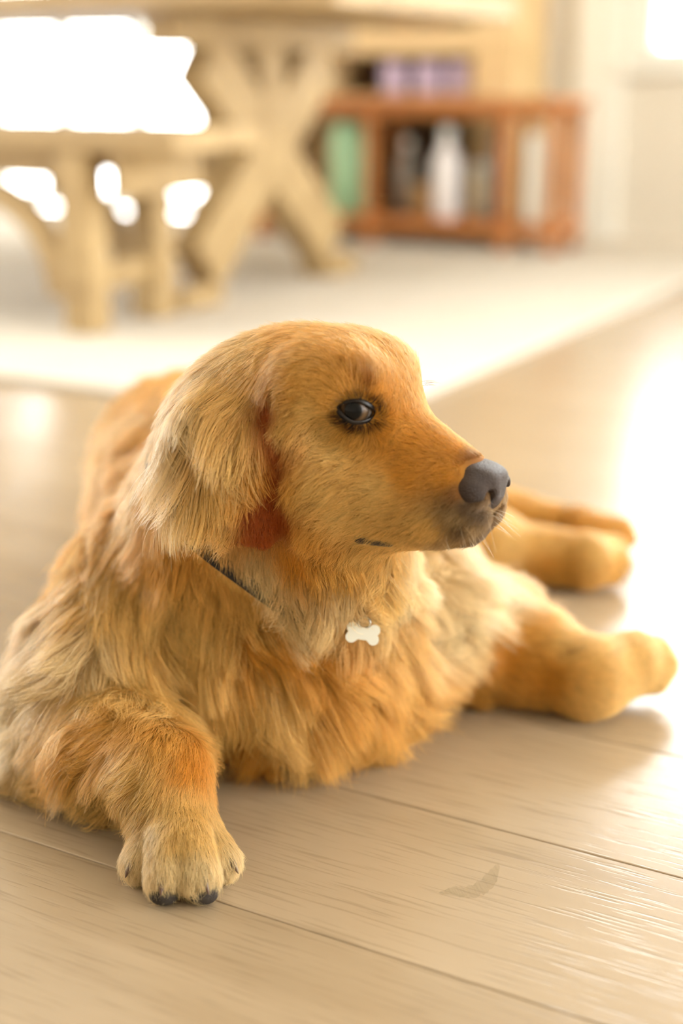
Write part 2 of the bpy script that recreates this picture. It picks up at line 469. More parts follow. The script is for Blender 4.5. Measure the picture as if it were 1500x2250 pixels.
def sd_cone(p, a, b, ra, rb):
    """capsule with varying radius (good enough distance)"""
    a = np.asarray(a, np.float32); b = np.asarray(b, np.float32)
    ba = b - a; t = np.clip(((p - a) @ ba) / max(float(ba @ ba), 1e-9), 0, 1)
    return np.linalg.norm(p - a - t[:, None] * ba, axis=1) - (ra + (rb - ra) * t)
def sd_ell(p, c, basis, r):
    q = (p - np.asarray(c, np.float32)) @ np.asarray(basis, np.float32).T
    r = np.asarray(r, np.float32)
    k0 = np.linalg.norm(q / r, axis=1); k1 = np.linalg.norm(q / (r * r), axis=1)
    return k0 * (k0 - 1.0) / np.maximum(k1, 1e-6)
def sd_poly2(s, q, V):
    n = len(V); d = np.full(s.shape, 1e9, np.float32); inside = np.zeros(s.shape, bool)
    for i in range(n):
        ax, ay = V[i]; bx_, by_ = V[(i + 1) % n]
        ex, ey = bx_ - ax, by_ - ay
        t = np.clip(((s - ax) * ex + (q - ay) * ey) / (ex * ex + ey * ey), 0, 1)
        d = np.minimum(d, np.hypot(s - ax - t * ex, q - ay - t * ey))
        cond = ((ay > q) != (by_ > q)) & (s < (bx_ - ax) * (q - ay) / (by_ - ay + 1e-12) + ax)
        inside ^= cond
    return np.where(inside, -d, d)

# ear plane in head-local coordinates
EC = np.array([-.046, .086, -.020])            # centre of the flap
En = np.array([.30, .94, .10]); En /= np.linalg.norm(En)
Es = np.array([.94, -.30, 0]); Es = Es - En * (Es @ En); Es /= np.linalg.norm(Es)
Eq = np.cross(Es, En); Eq = Eq * np.sign(Eq[2])
EAR_PX = [(450, 842), (520, 826), (572, 862), (596, 960), (612, 1080), (616, 1150), (570, 1196), (500, 1172), (430, 1130), (378, 1075), (362, 990), (395, 900)]
def ear_poly():
    C = HO + EC @ HB; n = En @ HB; out = []
    for px, py in EAR_PX:
        d = ray(px, py); t = ((C - CAMP) @ n) / (d @ n); h = CAMP + t * d - C
        h = HB @ h
        out.append((h @ Es, h @ Eq))
    return out
EARV = ear_poly()
def sd_ear(pl):
    q = pl - EC; s = q @ Es; v = q @ Eq; wv = q @ En
    bend = -3.0 * s * s - np.maximum(s - .02, 0) * .10 - 14.0 * np.maximum(v - .015, 0) ** 2 - 1.5 * np.minimum(v, 0) ** 2
    d2 = sd_poly2(s, v, EARV)
    return smax(d2 - .002, np.abs(wv - bend) - .0055, .010) - .002

EYE = np.array([.0508, .0325, .0308]); EYR = 0.0132

def lid_axes():
    od = np.array([.60, .79, .05]); od /= np.linalg.norm(od)
    hx = np.cross(od, np.array([0, 0, 1.0])); hx /= np.linalg.norm(hx); hx = hx * np.sign(hx[0])
    hz = np.cross(od, hx); hz = hz * np.sign(hz[2])
    return od, hx * .975 - hz * .22, hz * .975 + hx * .22
def almond(pm):
    """pm: head-local points with y >= 0; below 1 inside the eye opening"""
    od, hx, hz = lid_axes(); q = np.asarray(pm) - EYE
    x = q @ hx; z = q @ hz; o = q @ od
    zz = np.where(z > 0, z / .0064, z / .0066); xx = np.where(x > 0, x / .0138, x / .0118)
    return (np.abs(xx) ** 1.5 + np.abs(zz) ** 1.5) ** (1 / 1.5), o, x, z

PAWTOES = [  # right fore paw toes: base -> tip (px, py, z), radius
    ((345, 1825, .030), (310, 1893, .015), .0150, .0125),
    ((378, 1838, .036), (366, 1926, .016), .0160, .0140),
    ((410, 1838, .036), (436, 1926, .016), .0160, .0140),
    ((432, 1822, .030), (485, 1890, .015), .0150, .0125)]

def dog_sdf(p):
    p = np.asarray(p, np.float32)
    # trunk
    d = sd_cone(p, at(650, 1365, 1.17), at(500, 1150, 1.42), .105, .125)
    d = smin(d, sd_cone(p, at(500, 1150, 1.42), at(420, 1035, 1.68), .125, .115), .05)
    d = smin(d, sd_cone(p, at(700, 1420, 1.16), at(560, 1400, 1.14), .085, .085), .05)
    # thighs, hind legs
    hind = sd_cone(p, at(520, 1060, 1.66), at(800, 1120, 1.64), .095, .07)
    hind = smin(hind, sd_cone(p, at(800, 1120, 1.64), flz(1050, 1185, .055), .07, .038), .03)
    hind = smin(hind, sd_cone(p, flz(1050, 1185, .055), flz(1200, 1222, .034), .034, .026), .02)
    hind = smin(hind, sd_cone(p, flz(1200, 1222, .034), flz(1285, 1232, .034), .026, .031), .02)
    for (x, y, z) in ((1338, 1208, .036), (1350, 1232, .030), (1338, 1252, .022)):
        hind = smin(hind, sd_cone(p, flz(1285, 1230, .034), flz(x, y, z), .024, .0155), .008)
    h2 = sd_cone(p, at(560, 1040, 1.78), flz(950, 1095, .06), .085, .05)
    h2 = smin(h2, sd_cone(p, flz(950, 1095, .06), flz(1130, 1138, .034), .05, .026), .03)
    h2 = smin(h2, sd_cone(p, flz(1130, 1138, .034), flz(1270, 1162, .026), .026, .023), .02)
    for (x, y, z) in ((1358, 1165, .028), (1366, 1180, .020), (1350, 1190, .017)):
        h2 = smin(h2, sd_cone(p, flz(1270, 1162, .028), flz(x, y, z), .022, .0145), .008)
    d = smin(d, hind, .03); d = smin(d, h2, .03)
    # right shoulder, upper arm, forearm
    arm = sd_cone(p, at(345, 1310, 1.16), at(240, 1480, 1.10), .075, .066)
    arm = smin(arm, sd_cone(p, at(240, 1480, 1.10), at(125, 1610, 1.10), .066, .046), .03)
    d = smin(d, arm, .03)
    fa = sd_cone(p, at(125, 1625, 1.085), at(270, 1650, 1.015), .046, .044)
    fa = smin(fa, sd_cone(p, at(270, 1650, 1.015), at(352, 1700, .965), .044, .0315), .02)
    fa = smin(fa, sd_cone(p, at(352, 1700, .965), flz(388, 1822, .030), .0315, .0285), .015)
    for b, t, rb, rt in PAWTOES:
        fa = smin(fa, sd_cone(p, flz(*b), flz(*t), rb, rt), .0045)
    d = smin(d, fa, .016)
    # left shoulder, foreleg
    la = sd_cone(p, at(880, 1310, 1.20), at(1000, 1385, 1.24), .068, .048)
    la = smin(la, sd_cone(p, at(960, 1315, 1.28), at(1110, 1345, 1.29), .045, .030), .03)
    fl_ = sd_cone(p, at(1000, 1400, 1.24), flz(1160, 1440, .044), .046, .038)
    fl_ = smin(fl_, sd_cone(p, flz(1160, 1440, .044), flz(1292, 1492, .033), .038, .032), .02)
    fl_ = smin(fl_, sd_cone(p, flz(1292, 1492, .033), flz(1380, 1462, .038), .032, .027), .015)
    for (x, y, z) in ((1400, 1428, .050), (1432, 1436, .042), (1448, 1462, .034), (1430, 1486, .026)):
        fl_ = smin(fl_, sd_cone(p, flz(1375, 1462, .038), flz(x, y, z), .022, .0145), .007)
    d = smin(d, smin(la, fl_, .02), .03)
    # neck
    nk = sd_cone(p, at(500, 1260, 1.18), hl(-.055, 0, -.015), .098, .070)
    nk = smin(nk, sd_cone(p, at(700, 1290, 1.115), hl(.015, 0, -.045), .072, .050), .04)
    d = smin(d, nk, .035)
    # head, in head-local coordinates, mirrored across its own middle plane
    pl = ((p - HO.astype(np.float32)) @ HB.T.astype(np.float32))
    ear = np.minimum(sd_ear(pl), sd_ear(pl * np.array([1, -1, 1], np.float32)))
    pm = pl.copy(); pm[:, 1] = np.abs(pm[:, 1])
    I = np.eye(3)
    h = sd_ell(pm, (-.012, 0, .012), I, (.080, .060, .064))
    h = smin(h, sd_ell(pm, (.022, 0, .030), I, (.050, .050, .042)), .02)
    h = smin(h, sd_cone(pm, (.040, .026, .044), (.015, .036, .046), .022, .022), .018)     # brow
    h = smin(h, sd_ell(pm, (.022, .030, -.030), I, (.045, .033, .040)), .022)              # cheek
    h = smin(h, sd_cone(pm, (.045, 0, .000), (.120, 0, -.0215), .040, .0235), .022)          # bridge
    h = smin(h, sd_cone(pm, (.066, .013, -.030), (.125, .010, -.035), .032, .0205), .014)    # flews
    h = smin(h, sd_cone(pm, (.066, .018, -.046), (.106, .014, -.044), .0225, .0195), .012)
    h = smin(h, sd_cone(pm, (.020, .012, -.058), (.124, .000, -.050), .026, .0135), .008)   # lower jaw
    h = smax(h, -(sd_cone(pm, (.036, .052, .012), (.100, .052, .004), .012, .010)), .020)    # hollow under the eye
    h = smax(h, -sd_cone(pm, EYE + (.010, .012, .0), EYE + (.004, .004, 0), .0125, .010), .012)   # eye socket
    h = smin(h, np.linalg.norm(pm - EYE.astype(np.float32), axis=1) - .0143, .006)
    carve = np.maximum(np.linalg.norm(pm - EYE.astype(np.float32), axis=1) - .0165, (almond(pm)[0] - 1.10) * .006)
    carve = np.maximum(carve, -almond(pm)[1] + .002)
    d = smin(d, h, .020)
    d = smax(d, -carve.astype(np.float32), .001)
    d = smin(d, ear, .006)
    d = smax(d, .0015 - p[:, 2], .004)    # resting on the floor
    return d.astype(np.float32)

def surface_nets(F, org, h):
    """F > 0 outside. returns verts, quads"""
    S = F < 0
    nx, ny, nz = F.shape
    c = np.zeros((nx - 1, ny - 1, nz - 1), np.uint8)
    for i in (0, 1):
        for j in (0, 1):
            for k in (0, 1):
                c += S[i:nx - 1 + i, j:ny - 1 + j, k:nz - 1 + k]
    m = (c > 0) & (c < 8)
    idx = np.full(m.shape, -1, np.int32); cells = np.argwhere(m); idx[m] = np.arange(len(cells))
    acc = np.zeros((len(cells), 3)); cnt = np.zeros(len(cells))
    cs = [(i, j, k) for i in (0, 1) for j in (0, 1) for k in (0, 1)]
    for a in cs:
        for ax in range(3):
            if a[ax]: continue
            b = list(a); b[ax] = 1
            fa = F[cells[:, 0] + a[0], cells[:, 1] + a[1], cells[:, 2] + a[2]]
            fb = F[cells[:, 0] + b[0], cells[:, 1] + b[1], cells[:, 2] + b[2]]
            x = (fa < 0) != (fb < 0)
            t = np.where(x, fa / np.where(x, fa - fb, 1), 0)
            pos = np.tile(np.array(a, float), (len(cells), 1)); pos[:, ax] = t
            acc += pos * x[:, None]; cnt += x
    V = (cells + acc / cnt[:, None]) * h + org
    Q = []
    for ax in range(3):
        sl0 = [slice(None)] * 3; sl1 = [slice(None)] * 3
        sl0[ax] = slice(0, -1); sl1[ax] = slice(1, None)
        a0 = S[tuple(sl0)]; a1 = S[tuple(sl1)]
        e = np.argwhere(a0 != a1)
        o1, o2 = [(1, 2), (2, 0), (0, 1)][ax]
        e = e[(e[:, o1] > 0) & (e[:, o2] > 0)]
        flip = a0[e[:, 0], e[:, 1], e[:, 2]]
        def cell(d1, d2):
            q = e.copy(); q[:, o1] -= d1; q[:, o2] -= d2
            q = np.minimum(q, np.array(m.shape) - 1)
            return idx[q[:, 0], q[:, 1], q[:, 2]]
        quad = np.stack([cell(1, 1), cell(0, 1), cell(0, 0), cell(1, 0)], 1)
        quad = np.where(flip[:, None], quad, quad[:, ::-1])
        Q.append(quad)
    Q = np.concatenate(Q); Q = Q[(Q >= 0).all(1)]
    return V, Q

def mesh_np(name, V, Q, material, parent=None, smooth=True):
    me = bpy.data.meshes.new(name)
    n = Q.shape[1]
    me.vertices.add(len(V)); me.vertices.foreach_set('co', np.asarray(V, np.float32).ravel())
    me.loops.add(Q.size); me.loops.foreach_set('vertex_index', Q.astype(np.int32).ravel())
    me.polygons.add(len(Q)); me.polygons.foreach_set('loop_start', np.arange(0, Q.size, n, dtype=np.int32))
    me.polygons.foreach_set('use_smooth', np.full(len(Q), smooth))
    me.update(calc_edges=True); me.validate()
    return link(name, me, material, parent)

def sdf_object(name, fn, lo, hi, h, material, parent=None):
    lo = np.array(lo); n = np.ceil((np.array(hi) - lo) / h).astype(int) + 1
    g = np.stack(np.meshgrid(*[lo[i] + h * np.arange(n[i]) for i in range(3)], indexing='ij'), -1).reshape(-1, 3).astype(np.float32)
    F = fn(g).reshape(n)
    V, Q = surface_nets(F, lo, h)
    return V, Q

# sparse evaluation
HH = 0.003; FAC = 4; CH = HH * FAC
LO = np.array([-.42, .78, -.012]); HI = np.array([.46, 1.96, .44])
cn = np.ceil((HI - LO) / CH).astype(int)
cg = np.stack(np.meshgrid(*[LO[i] + CH * np.arange(cn[i] + 1) for i in range(3)], indexing='ij'), -1)
CF = dog_sdf(cg.reshape(-1, 3)).reshape(cn + 1)
fn_ = cn * FAC + 1
def upsample(F, fac):
    for ax in range(3):
        n = F.shape[ax]; x = np.arange((n - 1) * fac + 1) / fac
        i = np.minimum(x.astype(int), n - 2); t = (x - i).astype(np.float32)
        sh = [1, 1, 1]; sh[ax] = -1; t = t.reshape(sh)
        F = np.take(F, i, ax) * (1 - t) + np.take(F, i + 1, ax) * t
    return F
FF = upsample(CF, FAC)
cc = np.abs(CF); mn = cc[:-1, :-1, :-1]
for i in (0, 1):
    for j in (0, 1):
        for k in (0, 1): mn = np.minimum(mn, cc[i:cc.shape[0] - 1 + i, j:cc.shape[1] - 1 + j, k:cc.shape[2] - 1 + k])
near = np.argwhere(mn < CH * 1.3)
off = np.stack(np.meshgrid(*[np.arange(FAC + 1)] * 3, indexing='ij'), -1).reshape(-1, 3)
mask = np.zeros(FF.shape, bool)
fi = (near[:, None, :] * FAC + off[None]).reshape(-1, 3)
mask[fi[:, 0], fi[:, 1], fi[:, 2]] = True
fi = np.argwhere(mask)
vals = np.empty(len(fi), np.float32)
for s in range(0, len(fi), 400000):
    vals[s:s + 400000] = dog_sdf(LO + HH * fi[s:s + 400000])
FF[fi[:, 0], fi[:, 1], fi[:, 2]] = vals
del mask
BV, BQ = surface_nets(FF, LO, HH)
print('dog surface', len(BV), round(time.time() - T0, 1))

def samp(P):
    """trilinear lookup of the distance"""
    q = (P - LO) / HH
    q = np.clip(q, 0, np.array(FF.shape) - 1.001)
    i = q.astype(np.int32); t = (q - i).astype(np.float32)
    x, y, z = i[:, 0], i[:, 1], i[:, 2]; a, b, c = t[:, 0], t[:, 1], t[:, 2]
    sy, sx = FF.shape[2], FF.shape[1] * FF.shape[2]
    f = FF.ravel(); k = x.astype(np.int64) * sx + y * sy + z
    return ((f[k] * (1 - c) + f[k + 1] * c) * (1 - b) + (f[k + sy] * (1 - c) + f[k + sy + 1] * c) * b) * (1 - a) + \
           ((f[k + sx] * (1 - c) + f[k + sx + 1] * c) * (1 - b) + (f[k + sx + sy] * (1 - c) + f[k + sx + sy + 1] * c) * b) * a
def grad(P, e=.004):
    g = np.stack([samp(P + d) - samp(P - d) for d in np.eye(3) * e], 1)
    return g / np.maximum(np.linalg.norm(g, axis=1, keepdims=True), 1e-9)
def hit(px, py):
    """first point of the dog seen along a line, or the nearest miss"""
    d = ray(px, py); d = d / np.linalg.norm(d)
    t = np.arange(.75, 2.1, .002); P = CAMP + t[:, None] * d
    f = samp(P); f = np.where(((P > LO) & (P < HI)).all(1), f, 9)
    k = np.argmax(f < 0) if (f < 0).any() else np.argmin(f)
    return P[k]
for _ in range(2):
    n = grad(BV, .002); BV = BV - n * samp(BV)[:, None] * .8
BN = grad(BV, .003)

# ------------------------------------------------------------------ coat: length, flow and colour over the body
G = (228, 170, 84); LG = (240, 194, 114); CR = (246, 216, 160); RU = (150, 68, 20); DG = (214, 146, 56); NG = (92, 74, 58); BK = (28, 22, 18); GY = (172, 142, 100)
CTRL = [  # px, py, flow dx, dy, length mm, lift deg, colour
 # face
 (1040, 1008, -60, -40, 4, 10, (150, 100, 54)), (1010, 985, -60, -40, 4, 12, DG), (960, 935, -50, -45, 6, 14, DG), (895, 880, -30, -60, 7, 16, DG), (870, 800, -40, -50, 9, 18, G),
 (790, 770, -60, -25, 11, 18, G), (690, 735, -70, 10, 14, 18, G), (560, 775, -60, 45, 18, 20, LG), (655, 850, -60, 20, 12, 16, G),
 (620, 930, -40, 50, 13, 16, LG), (760, 990, -60, 20, 10, 15, LG), (700, 1070, -50, 30, 14, 16, LG), (650, 1060, -30, 50, 16, 16, G),
 (690, 1170, -25, 50, 20, 18, G), (760, 1140, -50, 25, 13, 16, LG), (900, 1040, -60, 10, 7, 14, DG), (840, 1080, -60, 12, 9, 14, LG), (985, 1050, -40, 10, 5, 12, DG),
 (900, 970, -55, -15, 7, 14, DG), (1005, 1130, -40, 35, 7, 18, GY), (1006, 1085, -30, 20, 5, 14, (150, 104, 60)), (1022, 1112, -30, 30, 6, 16, NG), (1050, 1135, -25, 35, 6, 18, NG), (1020, 1160, -30, 35, 7, 18, (120, 96, 72)), (940, 1160, -50, 30, 9, 18, LG), (1040, 1150, -30, 35, 7, 20, GY), (985, 1185, -40, 30, 9, 20, GY), (880, 1190, -50, 25, 11, 18, LG),
 (830, 1170, -50, 20, 11, 16, LG), (800, 1215, -40, 40, 14, 18, LG), (900, 1215, -30, 30, 12, 25, CR), (1060, 1172, -20, 30, 7, 25, (110, 88, 68)),
 (845, 940, 20, 12, 5, 10, DG), (715, 935, -25, 10, 6, 10, LG), (775, 965, -5, 20, 6, 10, G), (775, 862, -10, -20, 7, 12, G), (730, 880, -20, -8, 7, 12, G), (825, 875, 10, -18, 6, 12, DG),
 (800, 845, 0, -30, 11, 30, (150, 92, 34)), (860, 900, 0, -40, 6, 14, DG), (870, 950, -20, 30, 6, 14, DG), (690, 900, -50, 5, 10, 14, LG), (775, 975, -30, 20, 8, 14, G),
 # ear; dark rust up the front edge also paints the crevice shade
 (500, 830, -50, 50, 24, 16, LG), (545, 850, -40, 60, 26, 14, LG), (588, 890, 6, 70, 14, 8, RU), (592, 935, 4, 70, 12, 6, RU), (597, 985, 4, 70, 10, 6, RU), (602, 1035, 4, 70, 8, 6, RU), (480, 930, -20, 80, 50, 14, LG), (400, 930, -28, 80, 40, 9, CR), (375, 1010, -8, 80, 44, 9, CR),
 (380, 1080, -15, 60, 36, 10, LG), (470, 1050, -10, 80, 44, 10, LG), (450, 1130, -30, 60, 30, 10, LG), (540, 960, -5, 80, 46, 10, LG), (535, 1060, -20, 80, 36, 8, G), (568, 1000, -2, 80, 30, 8, DG), (595, 1080, 3, 60, 6, 6, RU), (600, 1140, 0, 60, 5, 6, RU), (575, 1180, -10, 50, 6, 6, RU), (560, 1100, -8, 60, 7, 6, RU), (582, 1115, 0, 60, 5, 6, RU), (540, 1185, -10, 50, 7, 6, RU), (550, 1140, -15, 60, 7, 6, RU), (500, 1150, -30, 60, 28, 8, LG),
 # neck and ruff
 (580, 1240, 10, 70, 30, 22, CR), (650, 1215, 5, 50, 18, 18, DG), (700, 1230, 10, 60, 32, 22, G), (640, 1310, 30, 70, 42, 22, CR), (740, 1290, 10, 70, 40, 22, CR), (830, 1260, 20, 70, 40, 24, LG), (880, 1250, 30, 70, 38, 24, CR), (760, 1240, 0, 60, 28, 20, G),
 (430, 1190, -10, 70, 35, 20, G), (520, 1300, 40, 60, 38, 24, LG),
 # chest
 (450, 1300, 0, 70, 40, 24, LG), (420, 1400, 20, 70, 45, 26, LG), (560, 1400, 40, 60, 34, 22, DG), (640, 1400, 50, 50, 28, 20, DG), (600, 1500, 30, 70, 58, 26, LG), (480, 1500, 15, 70, 48, 26, LG), (700, 1470, 50, 70, 48, 24, G),
 (800, 1500, 60, 60, 58, 26, G), (850, 1430, 60, 50, 45, 26, LG), (930, 1400, 80, 40, 45, 26, CR), (900, 1520, 60, 50, 56, 26, G), (700, 1600, 30, 60, 58, 30, G), (820, 1600, 40, 50, 58, 30, G), (560, 1600, 20, 60, 54, 24, DG), (440, 1600, 10, 60, 36, 22, DG), (960, 1480, 60, 40, 44, 24, DG),
 # back and shoulder
 (350, 860, -40, 30, 32, 20, G), (260, 950, -40, 60, 34, 20, G), (180, 1100, -20, 80, 34, 20, G), (300, 1030, -40, 70, 36, 20, G), (180, 1220, -10, 70, 34, 20, DG), (300, 1170, -20, 70, 40, 22, G), (230, 1300, -10, 70, 44, 24, LG),
 (330, 1330, -5, 70, 46, 24, LG), (200, 1400, -20, 60, 46, 26, CR), (300, 1450, 0, 70, 48, 26, LG), (120, 1500, -50, 50, 46, 28, CR), (200, 1520, -30, 50, 40, 24, LG), (370, 1530, 20, 60, 44, 24, LG),
 # right forearm and paw
 (250, 1590, -40, 40, 24, 20, G), (350, 1630, -10, 40, 16, 16, G), (410, 1680, -15, 45, 11, 14, DG), (300, 1680, -50, 50, 26, 18, LG), (190, 1640, -50, 50, 36, 22, G), (80, 1620, -50, 60, 46, 26, CR), (120, 1720, -40, 60, 46, 24, LG), (220, 1740, -50, 60, 40, 20, LG), (310, 1760, -40, 60, 24, 18, LG),
 (400, 1770, -8, 60, 10, 14, LG), (340, 1830, -20, 60, 12, 14, CR), (395, 1840, 0, 60, 10, 12, LG), (450, 1840, 8, 60, 9, 12, LG), (310, 1890, -10, 50, 12, 14, CR), (370, 1900, 0, 50, 12, 14, CR), (435, 1900, 0, 50, 12, 14, CR), (490, 1890, 10, 50, 12, 14, CR),
 # left foreleg; the cream upper-arm feathers also carry painted backlight
 (980, 1290, 80, 15, 46, 26, CR), (1080, 1310, 80, 15, 40, 26, CR), (1000, 1360, 70, 30, 44, 26, CR), (1090, 1430, 60, 25, 22, 20, DG), (1180, 1470, 60, 20, 14, 18, DG), (1130, 1380, 60, 10, 22, 22, G), (1230, 1420, 55, 0, 20, 22, LG), (1300, 1440, 50, -10, 14, 20, LG), (1290, 1520, 50, 15, 10, 16, LG), (1380, 1480, 50, -15, 9, 16, LG), (1430, 1440, 40, -10, 9, 16, LG),
 # hind legs
 (1100, 1190, 60, 8, 14, 18, LG), (1200, 1200, 60, 8, 11, 16, LG), (1200, 1240, 60, 8, 10, 16, G), (1300, 1210, 50, 5, 9, 16, LG), (1330, 1250, 50, 5, 8, 16, G), (1150, 1125, 60, 12, 12, 16, G), (1250, 1150, 60, 12, 9, 16, G), (1350, 1175, 50, 8, 8, 16, G),
]
def build_ctrl():
    P, D, Ln, Lf, C = [], [], [], [], []
    right = np.array([1.0, 0, 0]); up = np.array([0, ST, CT])
    for px, py, dx, dy, ln, lf, c in CTRL:
        p = hit(px, py); q = hit(px + dx * .35, py + dy * .35); v = q - p
        if np.linalg.norm(v) > .08 or np.linalg.norm(v) < 1e-4: v = right * dx - up * dy
        n = grad(p[None])[0]
        v2 = right * dx - up * dy; v2 = v2 / np.linalg.norm(v2)
        v = v / np.linalg.norm(v) + .35 * v2
        v = v - n * (v @ n); v /= max(np.linalg.norm(v), 1e-6)
        P.append(p); D.append(v); Ln.append(ln / 1000); Lf.append(math.radians(lf)); C.append(s2l(c))
    return map(np.array, (P, D, Ln, Lf, C))
cP, cD, cL, cF, cC = build_ctrl()
cL = np.where(cL > .034, cL * 1.15, cL)
def field(V, N, power=1.8):
    nV = len(V); D = np.zeros((nV, 3)); L = np.zeros(nV); F = np.zeros(nV); C = np.zeros((nV, 3))
    for s in range(0, nV, 40000):
        d2 = ((V[s:s + 40000, None] - cP[None]) ** 2).sum(-1)
        wg = 1.0 / (d2 + 9e-6) ** power
        wg /= wg.sum(1, keepdims=True)
        D[s:s + 40000] = wg @ cD; L[s:s + 40000] = wg @ cL; F[s:s + 40000] = wg @ cF; C[s:s + 40000] = wg @ cC
    D = D - N * (D * N).sum(1, keepdims=True); D /= np.maximum(np.linalg.norm(D, axis=1, keepdims=True), 1e-6)
    return D, L, F, C
vD, vL, vF, vC = field(BV, BN)
print('fields', round(time.time() - T0, 1))

# value noise on points
def vnoise(P, scale, seed):
    r = np.random.default_rng(seed); tab = r.random((32, 32, 32)).astype(np.float32)
    q = P * scale; i = np.floor(q).astype(int); t = q - i; t = t * t * (3 - 2 * t)
    out = 0
    for a in (0, 1):
        for b in (0, 1):
            for c in (0, 1):
                out = out + tab[(i[:, 0] + a) % 32, (i[:, 1] + b) % 32, (i[:, 2] + c) % 32] * \
                    (t[:, 0] if a else 1 - t[:, 0]) * (t[:, 1] if b else 1 - t[:, 1]) * (t[:, 2] if c else 1 - t[:, 2])
    return out

# ------------------------------------------------------------------ dog objects
dog = empty('dog', (0, 0, 0))
dog.location = tuple(at(500, 1200, 1.30) * np.array([1, 1, 0]))
tag(dog, 'golden long-haired dog lying on the plank floor with its head turned sideways', 'dog')
DL = np.array(dog.location)

def attr_mat(name):
    m = bpy.data.materials.new(name); m.use_nodes = True; nt = m.node_tree
    b = nt.nodes['Principled BSDF']; a = nt.nodes.new('ShaderNodeAttribute'); a.attribute_name = 'coat'
    n = nt.nodes.new('ShaderNodeTexNoise'); n.inputs['Scale'].default_value = 300
    mx = nt.nodes.new('ShaderNodeMix'); mx.data_type = 'RGBA'; mx.blend_type = 'MULTIPLY'; mx.inputs[0].default_value = .5
    nt.links.new(a.outputs['Color'], mx.inputs[6]); nt.links.new(n.outputs['Color'], mx.inputs[7])
    mx2 = nt.nodes.new('ShaderNodeMix'); mx2.data_type = 'RGBA'; mx2.inputs[0].default_value = .55
    nt.links.new(mx.outputs[2], mx2.inputs[6]); nt.links.new(a.outputs['Color'], mx2.inputs[7])
    nt.links.new(mx2.outputs[2], b.inputs['Base Color']); b.inputs['Roughness'].default_value = .8; b.inputs['Specular IOR Level'].default_value = .1
    return m
body = mesh_np('body', BV - DL, BQ, attr_mat('coat_skin'), dog)
ca = body.data.attributes.new('coat', 'FLOAT_COLOR', 'POINT')
ca.data.foreach_set('color', np.concatenate([vC * .8, np.ones((len(vC), 1))], 1).astype(np.float32).ravel())

# nose pad
M_nose = mat('nose_leather', (48, 35, 28), 0.40, spec=0.36, noise=(160, (66, 48, 38)), bump=(1100, .9))
NOSE = np.array([.1455, 0, -.0135])
def nose_sdf(p):
    p = (np.asarray(p, np.float32) - np.array([.1330, 0, -.0185], np.float32)) / 1.17 + np.array([.145, 0, -.0135], np.float32)
    q = p.copy(); q[:, 1] = np.abs(q[:, 1]); I = np.eye(3)
    d = sd_ell(q, (.1450, 0, -.0120), I, (.0195, .0170, .0150))
    d = smin(d, sd_ell(q, (.1465, .0128, -.0165), I, (.0130, .0098, .0105)), .0025)
    d = smin(d, sd_cone(q, (.152, 0, -.018), (.1475, 0, -.0275), .0078, .0066), .006)
    d = smin(d, sd_cone(q, (.148, .006, -.024), (.143, .008, -.0275), .0075, .007), .005)
    d = smax(d, -sd_cone(q, (.1640, .0125, -.0185), (.1500, .0110, -.0190), .0058, .0042), .0015)
    d = smax(d, -sd_cone(q, (.1600, .0135, -.0215), (.1470, .0235, -.0235), .0034, .0020), .0015)
    d = smax(d, -sd_cone(q, (.1680, 0, -.008), (.1610, 0, -.040), .0026, .0032), .003)
    d = smax(d, q[:, 0] - .1612, .004)
    d = smax(d, q[:, 2] + .0008 + .22 * (q[:, 0] - .150), .006)
    return d * 1.17
V, Q = sdf_object('nose', nose_sdf, (.102, -.032, -.060), (.165, .032, .010), .0008, None)
QF = Q[:, ::-1]                     # head-local basis is left-handed
nose = mesh_np('nose', HO + V @ HB - DL, QF, M_nose, dog)

# eyes
def eye_mat():
    m = bpy.data.materials.new('eye'); m.use_nodes = True; nt = m.node_tree; L = nt.links
    b = nt.nodes['Principled BSDF']
    a = nt.nodes.new('ShaderNodeAttribute'); a.attribute_name = 'gaze'
    r = nt.nodes.new('ShaderNodeValToRGB'); cr = r.color_ramp
    cr.elements[0].position = 0.0; cr.elements[0].color = (.11, .09, .075, 1)
    cr.elements[1].position = 1.0; cr.elements[1].color = (.003, .003, .003, 1)
    for pos, c in ((.77, (.135, .11, .09, 1)), (.80, (.03, .02, .014, 1)), (.83, (.06, .034, .016, 1)), (.90, (.105, .060, .028, 1)), (.935, (.05, .028, .014, 1)), (.955, (.003, .003, .003, 1))):
        e = cr.elements.new(pos); e.color = c
    L.new(a.outputs['Fac'], r.inputs[0]); L.new(r.outputs[0], b.inputs['Base Color'])
    b.inputs['Roughness'].default_value = .25; b.inputs['Coat Weight'].default_value = .12; b.inputs['Coat Roughness'].default_value = .03; b.inputs['Specular IOR Level'].default_value = .15
    return m
M_eye = eye_mat()
M_lid = mat('eyelid_skin', (26, 21, 19), 0.45, noise=(200, (38, 30, 26)))
